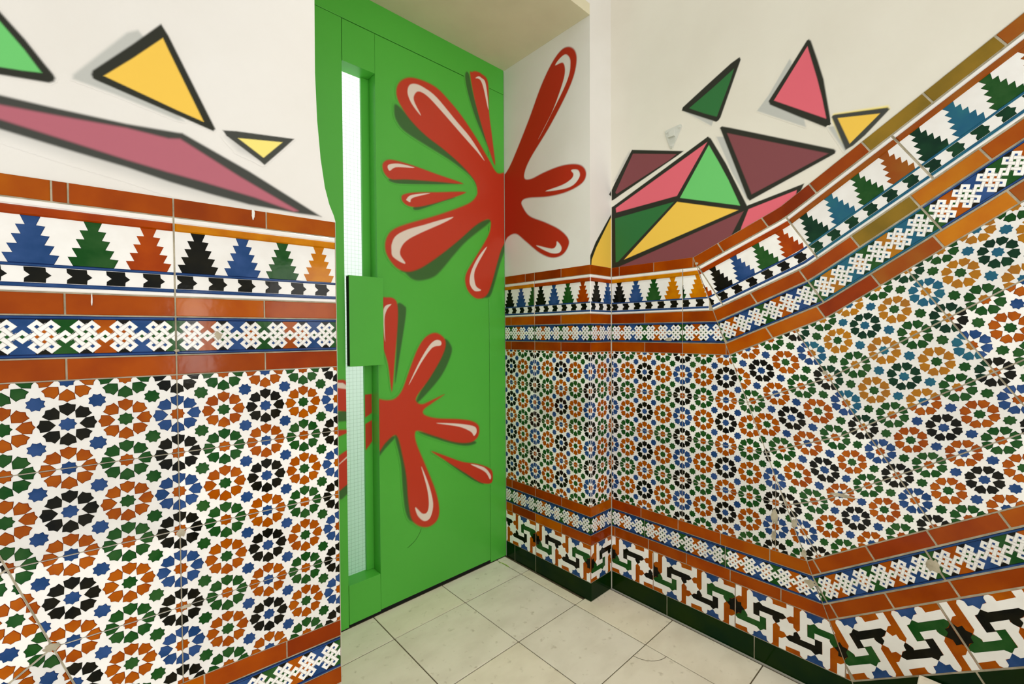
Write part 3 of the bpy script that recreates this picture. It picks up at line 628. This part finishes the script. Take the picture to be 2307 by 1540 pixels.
STRIPS = ((TR1, WV1), (TR2, MOS), (TR3, WV2), (TR4, CREST), (TR5, TOP))
def dado(wall, parent, s_min, s_max, mos, wv_lo, wv_hi, mean, base, crest, offs, planes=()):
    """whole flat stack; each argument lists (origin, cut_from, cut_to[, variant])"""
    for x0, a, b in mos:
        for r in range(4): put_tile(wall, parent, 'mosaic', a, b, MOS + r * P, MOS + (r + 1) * P, x0, 28.4, planes)
    for x0, a, b in wv_lo: put_tile(wall, parent, 'weave', a, b, WV1, TR2, x0, 28.4, planes)
    for x0, a, b in wv_hi: put_tile(wall, parent, 'weave', a, b, WV2, TR4, x0, 28.4, planes)
    for x0, a, b in mean: put_tile(wall, parent, 'meander', a, b, MEAN0, TR1, x0, 28.0, planes)
    for x0, a, b in base: put_tile(wall, parent, 'base', a, b, BASE, MEAN0, x0, 28.4, planes)
    for x0, a, b, v in crest: put_tile(wall, parent, 'crest_' + v, a, b, CREST, TR5, x0, 28.4, planes)
    for (h0, h1), off in zip(STRIPS, offs): row_strips(wall, parent, h0, h1, s_min, s_max, off, planes)

def bed(wall, parent, poly, d=-0.14):
    mb = MB(); mb.prism(poly, lambda s, h, dd: wpt(wall, s, h, dd), d, PLASTER - 0.2)
    return mb.build('grout_bed', 'grout', parent)

# niche reveal
DN = -46.5
dado('niche', wall_niche, DN, 0, [(-56.8, DN, -28.4), (-28.4, -28.4, 0)], [(-56.8, DN, -28.4), (-28.4, -28.4, 0)], [(-56.8, DN, -28.4), (-28.4, -28.4, 0)],
     [(-56.2, DN, -28.1), (-28.1, -28.1, 0)], [(-69.4, DN, -41.0), (-41.0, -41.0, -28.4), (-28.4, -28.4, 0)],
     [(-46.9, DN, -28.4, 'amber'), (-28.4, -28.4, 0, 'rust')], (0, 0, 0, 0, (-46.5, -33.8, -28.4, -14.1, 0)))
bed('niche', wall_niche, [(DN, 0.1), (-0.2, 0.1), (-0.2, TOP - .1), (DN, TOP - .1)])
# pier
W = 12.85
dado('pier', wall_pier, 0.05, W, [(0, 0.05, W)], [(0, 0.05, W)], [(0, 0.05, W)], [(0, 0.05, W)], [(0, 0.05, W)], [(0, 0.05, W, 'rust')], (0, 0, 0, 0, 0))
bed('pier', wall_pier, [(0.2, 0.1), (W, 0.1), (W, TOP - .1), (0.2, TOP - .1)])
# right wall, level part up to the mitre
PR = [(1, 0.36936, 77.61 - 0.12)]
dado('right', wall_right, 0.1, 78, [(0, 0.1, 28.4), (28.4, 28.4, 56.8), (56.8, 56.8, 85.2)],
     [(-14.2, 0.1, 14.2), (14.2, 14.2, 42.6), (42.6, 42.6, 71)], [(0, 0.1, 28.4), (28.4, 28.4, 56.8)],
     [(0, 0.1, 17.7), (17.7, 17.7, 45.7), (45.7, 45.7, 73.7), (73.7, 73.7, 80)],
     [(-5.4, 0.1, 22.9), (22.9, 22.9, 51.2), (51.2, 51.2, 79.5)],
     [(0, 0.1, 28.4, 'amber'), (8.9, 28.4, 37.3, 'amber')], (1.5, 12.7, 14.2, 14.2, 3.5), PR)
# right wall, sloping part
KS = 27.6
for k in range(-2, 3):
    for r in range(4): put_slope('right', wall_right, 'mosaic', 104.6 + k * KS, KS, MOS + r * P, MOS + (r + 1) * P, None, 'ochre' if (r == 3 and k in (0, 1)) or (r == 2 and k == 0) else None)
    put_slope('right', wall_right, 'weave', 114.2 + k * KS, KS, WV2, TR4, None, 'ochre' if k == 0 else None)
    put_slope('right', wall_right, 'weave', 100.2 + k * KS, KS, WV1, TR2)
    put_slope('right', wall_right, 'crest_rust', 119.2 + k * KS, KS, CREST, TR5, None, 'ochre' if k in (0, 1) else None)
    put_slope('right', wall_right, 'meander', 96.0 + k * KS, KS, MEAN0, TR1)
    put_slope('right', wall_right, 'base', 94.8 + k * KS, KS, BASE, MEAN0)
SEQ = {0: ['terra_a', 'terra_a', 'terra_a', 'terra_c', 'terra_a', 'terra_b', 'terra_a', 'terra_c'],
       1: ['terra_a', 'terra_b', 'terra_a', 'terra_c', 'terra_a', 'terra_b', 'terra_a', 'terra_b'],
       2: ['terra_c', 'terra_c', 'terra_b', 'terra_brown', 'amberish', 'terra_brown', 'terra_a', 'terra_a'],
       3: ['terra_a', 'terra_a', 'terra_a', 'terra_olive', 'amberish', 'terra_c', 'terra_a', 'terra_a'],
       4: ['terra_a', 'terra_a', 'terra_b', 'terra_a', 'terra_olive', 'terra_olive', 'terra_brown', 'terra_b', 'terra_a']}  # olive, brown and amberish strips hold the reflected tint as glaze colour
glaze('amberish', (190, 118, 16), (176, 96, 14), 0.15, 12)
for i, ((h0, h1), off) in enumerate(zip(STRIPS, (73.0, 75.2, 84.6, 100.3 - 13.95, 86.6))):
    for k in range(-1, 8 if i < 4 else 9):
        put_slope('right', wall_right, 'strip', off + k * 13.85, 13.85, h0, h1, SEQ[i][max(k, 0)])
hs = [0.1, 7, 20.8, 36.5, 60, 92, TOP - .1]
qs = [(map_r(amit_r(TOP - .1) + k, TOP - .1)) for k in (60, 40, 27.5, 14)]
bed('right', wall_right, [(0.1, 0.1)] + [(mit_r(0.1), 0.1)] + [map_r(215, hs[0])] + [map_r(215, h) for h in hs[1:]] + qs + [(mit_r(TOP - .1), TOP - .1), (0.1, TOP - .1)])
# left wall: level part from the mitre to the door edge, and the first descending tiles
PLN = [(-1, -0.327, 28.64 - 0.12)]
dado('left', wall_left, -95, 0.3, [(-28.2, -28.2, 0.3), (-56.6, -56.6, -28.2), (-85, -85, -56.6)],
     [(-28.2, -28.2, 0.3), (-56.6, -56.6, -28.2)], [(-28.2, -28.2, 0.3), (-56.6, -56.6, -28.2), (-85, -85, -56.6)],
     [(-28.2, -28.2, 0.3), (-56.2, -56.2, -28.2)], [(-28.2, -28.2, 0.3), (-56.6, -56.6, -28.2)],
     [(-28.2, -28.2, 0.3, 'amber'), (-56.6, -56.6, -28.2, 'rust'), (-85, -85, -56.6, 'amber')], (-10.8, -10.8, (-70.5, -56.5, -42.4, -28.2, -13.9, 0.3), (-70.5, -56.5, -42.4, -28.2, -13.9, 0.3), (-71.5, -57.5, -43.6, -41.7, -28.2, -13.3, 0.3)), PLN)
for k in range(-4, 2):
    for r in range(4): put_slope('left', wall_left, 'mosaic', amit_l(49.3) - 21 + (k - .0) * 28.4, 28.4, MOS + r * P, MOS + (r + 1) * P)
    for h0, h1 in STRIPS: 
        for q in range(2): put_slope('left', wall_left, 'strip', amit_l(h0) - 8 + (2 * k + q) * 14.2, 14.2, h0, h1, terra())
    put_slope('left', wall_left, 'weave', amit_l(WV2) - 20 + k * 28.4, 28.4, WV2, TR4)
    put_slope('left', wall_left, 'weave', amit_l(WV1) - 20 + k * 28.4, 28.4, WV1, TR2)
    put_slope('left', wall_left, 'crest_rust', amit_l(CREST) - 20 + k * 28.4, 28.4, CREST, TR5)
    put_slope('left', wall_left, 'meander', amit_l(MEAN0) - 20 + k * 28, 28, MEAN0, TR1)
    put_slope('left', wall_left, 'base', amit_l(BASE) - 20 + k * 28.4, 28.4, BASE, MEAN0)
hl = [TOP - .1, 90, 60, 30, 0.1]
bed('left', wall_left, [(0.25, 0.1), (0.25, TOP - .1), (mit_l(TOP - .1), TOP - .1)] + [map_l(amit_l(h) - 118, h) for h in hl] + [(mit_l(0.1), 0.1)])

# ---- cement smears left on the tiles and drips of white paint
def smear(wall, parent, s, h, rx, ry, d=0.03, name='grout_smear', mat='grout', seed=0, label=None):
    rr = random.Random(seed); n = 16
    poly = [(s + rx * rr.uniform(.55, 1.1) * math.cos(2 * math.pi * i / n), h + ry * rr.uniform(.55, 1.1) * math.sin(2 * math.pi * i / n)) for i in range(n)]
    mb = MB(); mb.prism(poly, lambda x, y, dd: wpt(wall, x, y, dd), d - 0.05, d + 0.09)
    o = mb.build(name, mat, parent)
    if label: o['label'] = label
    return o
for i, (s, h, rx, ry) in enumerate(((56.6, 45.2, 1.0, 2.6), (56.4, 39.5, .8, 2.0), (65.6, 29.2, 1.5, 1.3), (90.3, 43.6, 1.5, 1.8), (23.6, 96.6, 1.5, .9), (61.5, 44.6, .9, 1.6), (72.6, 55.6, 3.4, .5), (64.0, 37.0, .8, 1.5), (68.5, 88.0, .9, .6), (33.2, 121.5, .7, .5))):
    smear('right', wall_right, s, h, rx, ry, 0.06, seed=i)
for i, (s, h, rx, ry) in enumerate(((-28.0, 63.0, .8, .9), (-44.8, 49.4, 1.2, .7), (-27.6, 49.2, .9, .5), (-28.1, 96.3, .5, .3), (-21.8, 99.0, .8, .9))):
    smear('left', wall_left, s, h, rx, ry, 0.06, seed=40 + i)
for i, (s, h, rx, ry) in enumerate(((-39.2, 105.0, .13, 1.2), (-15.6, 122.9, .3, 1.2))):
    smear('left', wall_left, s, h, rx, ry, 0.06, 'paint_drip', 'plaster', 60 + i, 'white paint drip')

# ---------------------------------------------------------------- sprayed mural: thin paint films lying on walls and door
PCOL = {k: srgb(*v) for k, v in dict(black=(34, 36, 24), charcoal=(60, 62, 56), mint=(106, 198, 108), plum=(126, 66, 70), mauve=(178, 98, 112),
    pink=(222, 100, 114), yellow=(240, 196, 76), paleyellow=(243, 224, 122), forest=(40, 108, 52), grey=(182, 184, 178), softgrey=(174, 174, 170),
    lemon=(246, 224, 96), red=(198, 58, 32), deepred=(178, 42, 12), gloss=(238, 222, 208), shade=(58, 104, 48)).items()}
def smooth_poly(pts, sub=5):
    n = len(pts); out = []
    for i in range(n):
        p0, p1, p2, p3 = (np.array(pts[(i + k) % n]) for k in (-1, 0, 1, 2))
        for s in range(sub):
            t = s / sub
            out.append(tuple(0.5 * (2 * p1 + (p2 - p0) * t + (2 * p0 - 5 * p1 + 4 * p2 - p3) * t * t + (3 * p1 - p0 - 3 * p2 + p3) * t ** 3)))
    return out
def coverage(X, Y, poly, soft):
    """1 inside the polygon, fading out over +-soft"""
    best = np.full(X.shape, 1e9); inside = np.zeros(X.shape, bool)
    n = len(poly)
    for i in range(n):
        ax, ay = poly[i]; bx, by = poly[(i + 1) % n]
        ex, ey = bx - ax, by - ay; l2 = ex * ex + ey * ey
        if l2 < 1e-9: continue
        t = np.clip(((X - ax) * ex + (Y - ay) * ey) / l2, 0, 1)
        best = np.minimum(best, (X - ax - t * ex) ** 2 + (Y - ay - t * ey) ** 2)
        if ay != by:
            inside ^= ((ay > Y) != (by > Y)) & (X < (bx - ax) * (Y - ay) / (by - ay) + ax)
    sd = np.sqrt(best) * np.where(inside, 1, -1)
    a = np.clip((sd + soft) / (2 * soft), 0, 1)
    return a * a * (3 - 2 * a)

def paint(wall, parent, item, step, depth, mat, smin=-1e9, smax=1e9, hmin=-1e9, hmax=1e9):
    name, label, _, layers = item
    polys = []
    for kind, col, soft, pts in layers:
        polys.append((smooth_poly(pts) if kind == 's' else list(pts), col, soft))
    m = 0.3
    x0 = max(smin, min(p[0] - s for q, c, s in polys for p in q) - m); x1 = min(smax, max(p[0] + s for q, c, s in polys for p in q) + m)
    y0 = max(hmin, min(p[1] - s for q, c, s in polys for p in q) - m); y1 = min(hmax, max(p[1] + s for q, c, s in polys for p in q) + m)
    nx, ny = int((x1 - x0) / step) + 2, int((y1 - y0) / step) + 2
    gx, gy = np.linspace(x0, x1, nx), np.linspace(y0, y1, ny)
    X, Y = np.meshgrid(gx, gy)
    C = np.zeros((ny, nx, 3)); A = np.zeros((ny, nx))
    for q, col, soft in polys:
        px = [p[0] for p in q]; py = [p[1] for p in q]
        i0, i1 = np.searchsorted(gx, (min(px) - soft, max(px) + soft)); j0, j1 = np.searchsorted(gy, (min(py) - soft, max(py) + soft))
        if i1 <= i0 or j1 <= j0: continue
        sl = (slice(j0, j1), slice(i0, i1))
        a = coverage(X[sl], Y[sl], q, soft)
        if col == 'wallwhite':
            A[sl] *= 1 - a; continue
        if col in ('softgrey',): a = a * 0.6
        if col == 'grey': a = a * 0.9
        oa = a + A[sl] * (1 - a)
        w = np.where(oa > 1e-6, a / np.maximum(oa, 1e-6), 0)[..., None]
        pc = np.array(PCOL[col])
        if col in ('red', 'deepred'):        # the sprayed edge is a darker, thinner coat
            pc = np.array(srgb(120, 30, 14)) * (1 - a[..., None]) + pc * a[..., None]
        C[sl] = C[sl] * (1 - w) + pc * w
        A[sl] = oa
    keep = np.maximum.reduce([A[:-1, :-1], A[1:, :-1], A[:-1, 1:], A[1:, 1:]]) > 0.01
    used = np.zeros((ny, nx), bool)
    for a, b in ((0, 0), (1, 0), (0, 1), (1, 1)): used[a:ny - 1 + a, b:nx - 1 + b] |= keep
    ids = np.full((ny, nx), -1); ids[used] = np.arange(used.sum())
    jj, ii = np.nonzero(keep)
    F = np.stack([ids[jj, ii], ids[jj, ii + 1], ids[jj + 1, ii + 1], ids[jj + 1, ii]], 1)
    V = np.stack([X[used], Y[used], np.zeros(used.sum())], 1) * CM
    me = bpy.data.meshes.new(name)
    me.vertices.add(len(V)); me.vertices.foreach_set('co', V.ravel())
    me.loops.add(F.size); me.loops.foreach_set('vertex_index', F.ravel().astype(np.int32))
    me.polygons.add(len(F)); me.polygons.foreach_set('loop_start', np.arange(0, F.size, 4, dtype=np.int32))
    me.update(calc_edges=True)
    at = me.attributes.new('paint', 'FLOAT_COLOR', 'POINT')
    at.data.foreach_set('color', np.concatenate([C[used], A[used][:, None]], 1).ravel())
    me.materials.append(MATS[mat]); me.validate()
    o = link(name, me, parent, wmat(wall, 0, 0, depth))
    o['label'] = label
    return o

for n, it in enumerate(PAINT['left']): paint('left', wall_left, it, 0.17, PLASTER + 0.02 + 0.004 * n, 'plaster_painted', smin=-95, smax=-0.3, hmin=123)
for n, it in enumerate(PAINT['right']): paint('right', wall_right, it, 0.17, PLASTER + 0.02 + 0.004 * n, 'plaster_dim_painted', smin=0.02)
for n, it in enumerate(PAINT['pier']): paint('pier', wall_pier, it, 0.17, PLASTER + 0.02, 'plaster_painted', smin=0.32, smax=13.25)
for n, it in enumerate(PAINT['niche']): paint('niche', wall_niche, it, 0.2, PLASTER + 0.02, 'plaster_painted', smin=-46.6, smax=-0.3)

# ---------------------------------------------------------------- the green door
door = bpy.data.objects.new('door_1', None); COL.objects.link(door)
tag(door, 'green painted door with narrow wired-glass slot and red paint splashes', 'door', 'structure')
G = 'door_green'
DY = 46.7
MB().box(-96, 0.1, DY - 0.05, 55, 202.75, 213.2, 0.12).build('frame_head', G, door)
MB().box(-93, -71.0, DY, 55, 0.3, 202.6, 0.1).build('frame_post', G, door)
MB().box(-8.75, 0.1, DY, 55, 0.3, 202.6, 0.1).build('frame_post', G, door)
leaf = MB().box(-59.45, -8.95, DY + 0.02, DY + 5.2, 1.4, 202.5, 0.1).build('door_leaf', G, door)
MB().box(-70.85, -59.5, DY, DY + 6.4, 188.9, 202.5, 0.1).build('slot_panel', G, door)
sill = MB().box(-70.85, -59.5, DY, DY + 6.4, 1.0, 14.3, 0.1).build('slot_panel', G, door)
MB().box(-59.6, -57.0, DY + 5.25, DY + 7.5, 1.4, 202, 0).build('slot_jamb', G, door)
bead = MB().box(-62.2, -59.5, DY + 5.3, DY + 6.4, 14.35, 188.85, 0.08).build('glazing_bead', G, door)
glass = MB().box(-71.5, -60.6, DY + 6.45, DY + 6.85, 13.5, 189.6).build('glass_pane', 'frosted_glass', door)
glass['label'] = 'frosted wired glass strip'
wb = MB()
x = -71.2
while x < -61:
    wb.box(x, x + 0.035, DY + 6.40, DY + 6.449, 14.3, 189); x += 1.32
z = 14.9
while z < 189:
    wb.box(-71.4, -60.8, DY + 6.40, DY + 6.449, z, z + 0.035); z += 1.32
wires = wb.build('wire_grid', 'wire', glass); wires['kind'] = 'stuff'
MB().box(-92, 0, DY + 0.5, DY + 3, 0.0, 1.3).build('threshold_shade', 'dark_gap', door)  # near-black bar put in for the shade under the leaf
# lock cover: a folded sheet box, open on its left side
lb = MB()
lb.box(-70.6, -58.6, DY - 2.5, DY - 2.3, 88.3, 118.4, 0.05)
lb.box(-70.6, -58.6, DY - 2.35, DY + 0.0, 118.15, 118.4)
lb.box(-70.6, -58.6, DY - 2.35, DY + 0.0, 88.3, 88.55)
lb.box(-58.85, -58.6, DY - 2.35, DY + 0.0, 88.4, 118.3)
lock = lb.build('lock_cover', G, door); lock['label'] = 'box-shaped lock cover standing proud of the door'
MB().box(-70.55, -58.9, DY - 2.28, DY - 0.05, 88.6, 118.1).build('lock_shade', 'dark_gap', lock)  # dark block drawn in for the shade inside the cover
for n, it in enumerate(PAINT['door']):
    lim = dict(smax=-0.02)
    if 'narrow left' in it[1]: lim = dict(smax=-71.05, smin=-80)
    elif 'lower half' in it[1] or 'lock box' in it[1]: lim = dict(smin=-59.4)
    paint('door', door, it, 0.22, 0.06 + 0.006 * n, 'door_painted', **lim)
bp = ('painted_splash', 'red paint on the recessed glazing bead', False,
      [('f', 'red', 0.3, [(-62.6, 77.5), (-59, 77.6), (-59, 71), (-62.6, 69)]), ('f', 'red', 0.3, [(-62.6, 66.8), (-59, 68.5), (-59, 61), (-62.6, 57)])])
FR['bead'] = frame((0, DY + 5.3, 0), (1, 0, 0))
paint('bead', door, bp, 0.2, 0.03, 'door_painted', smin=-62.1, smax=-59.55)
# thin scratch hair below the lower splash
pts = [(-42.8, 25.7), (-43.6, 24.0), (-44.7, 22.5), (-46.0, 21.4), (-47.6, 20.5), (-48.9, 20.0)]
V, F = [], []
for i, (xx, zz) in enumerate(pts):
    a, b = pts[max(i - 1, 0)], pts[min(i + 1, len(pts) - 1)]
    t = Vector((b[0] - a[0], b[1] - a[1])).normalized()
    V += [(xx - t.y * .05, DY - 0.05, zz + t.x * .05), (xx + t.y * .05, DY - 0.05, zz - t.x * .05)]
for i in range(len(pts) - 1): F.append((2 * i, 2 * i + 1, 2 * i + 3, 2 * i + 2))
link('scratch', mesh_from('scratch', V, F, ['dark_gap']), door)['label'] = 'fine dark scratch'

# ---------------------------------------------------------------- outside: green wall and ground added to tint the frosted strip
mb = MB(); mb.box(-150, 20, 112, 118, -5, 95); mb.box(-150, 20, 56, 111.9, -5, -0.5); cw = mb.build('wall_glass_tint', 'mint_wall')
tag(cw, 'low mint green wall added to tint the frosted door glass', 'wall', 'structure')

# ---------------------------------------------------------------- white wall bracket
br = bpy.data.objects.new('wall_bracket', None); COL.objects.link(br)
tag(br, 'small white painted triangular metal bracket screwed to the right wall', 'bracket')
br.matrix_world = wmat('right', 24.6, 165.6, PLASTER)
def local(mb_poly, d0, d1, name, parent):
    mb = MB(); mb.prism(mb_poly, lambda x, y, d: (x, y, d), d0, d1); return mb.build(name, 'bracket', parent)
def rnd(cx, cy, r, a0, a1, n=6): return [(cx + r * math.cos(math.radians(a0 + (a1 - a0) * i / n)), cy + r * math.sin(math.radians(a0 + (a1 - a0) * i / n))) for i in range(n + 1)]
plate = rnd(-2.0, 1.9, .7, 95, 205) + rnd(-0.3, -3.4, .65, 205, 335) + rnd(2.7, 2.3, .7, -25, 85)
def attach(o): o.matrix_parent_inverse = Matrix.Identity(4); return o
attach(local(plate, 0, 0.3, 'bracket_plate', br))
for cx, cy in ((-1.95, 1.75), (2.45, 2.2), (-0.3, -3.2)):
    attach(local(rnd(cx, cy, 0.38, 0, 330, 11), 0.3, 0.52, 'screw', br))
mbk = MB(); mbk.box(-1.2, 1.1, -0.2, 1.9, 0.3, 0.6, 0.08); mbk.box(-1.2, 1.1, -0.5, -0.15, 0.3, 1.3, 0.08)
attach(mbk.build('hook', 'bracket', br))
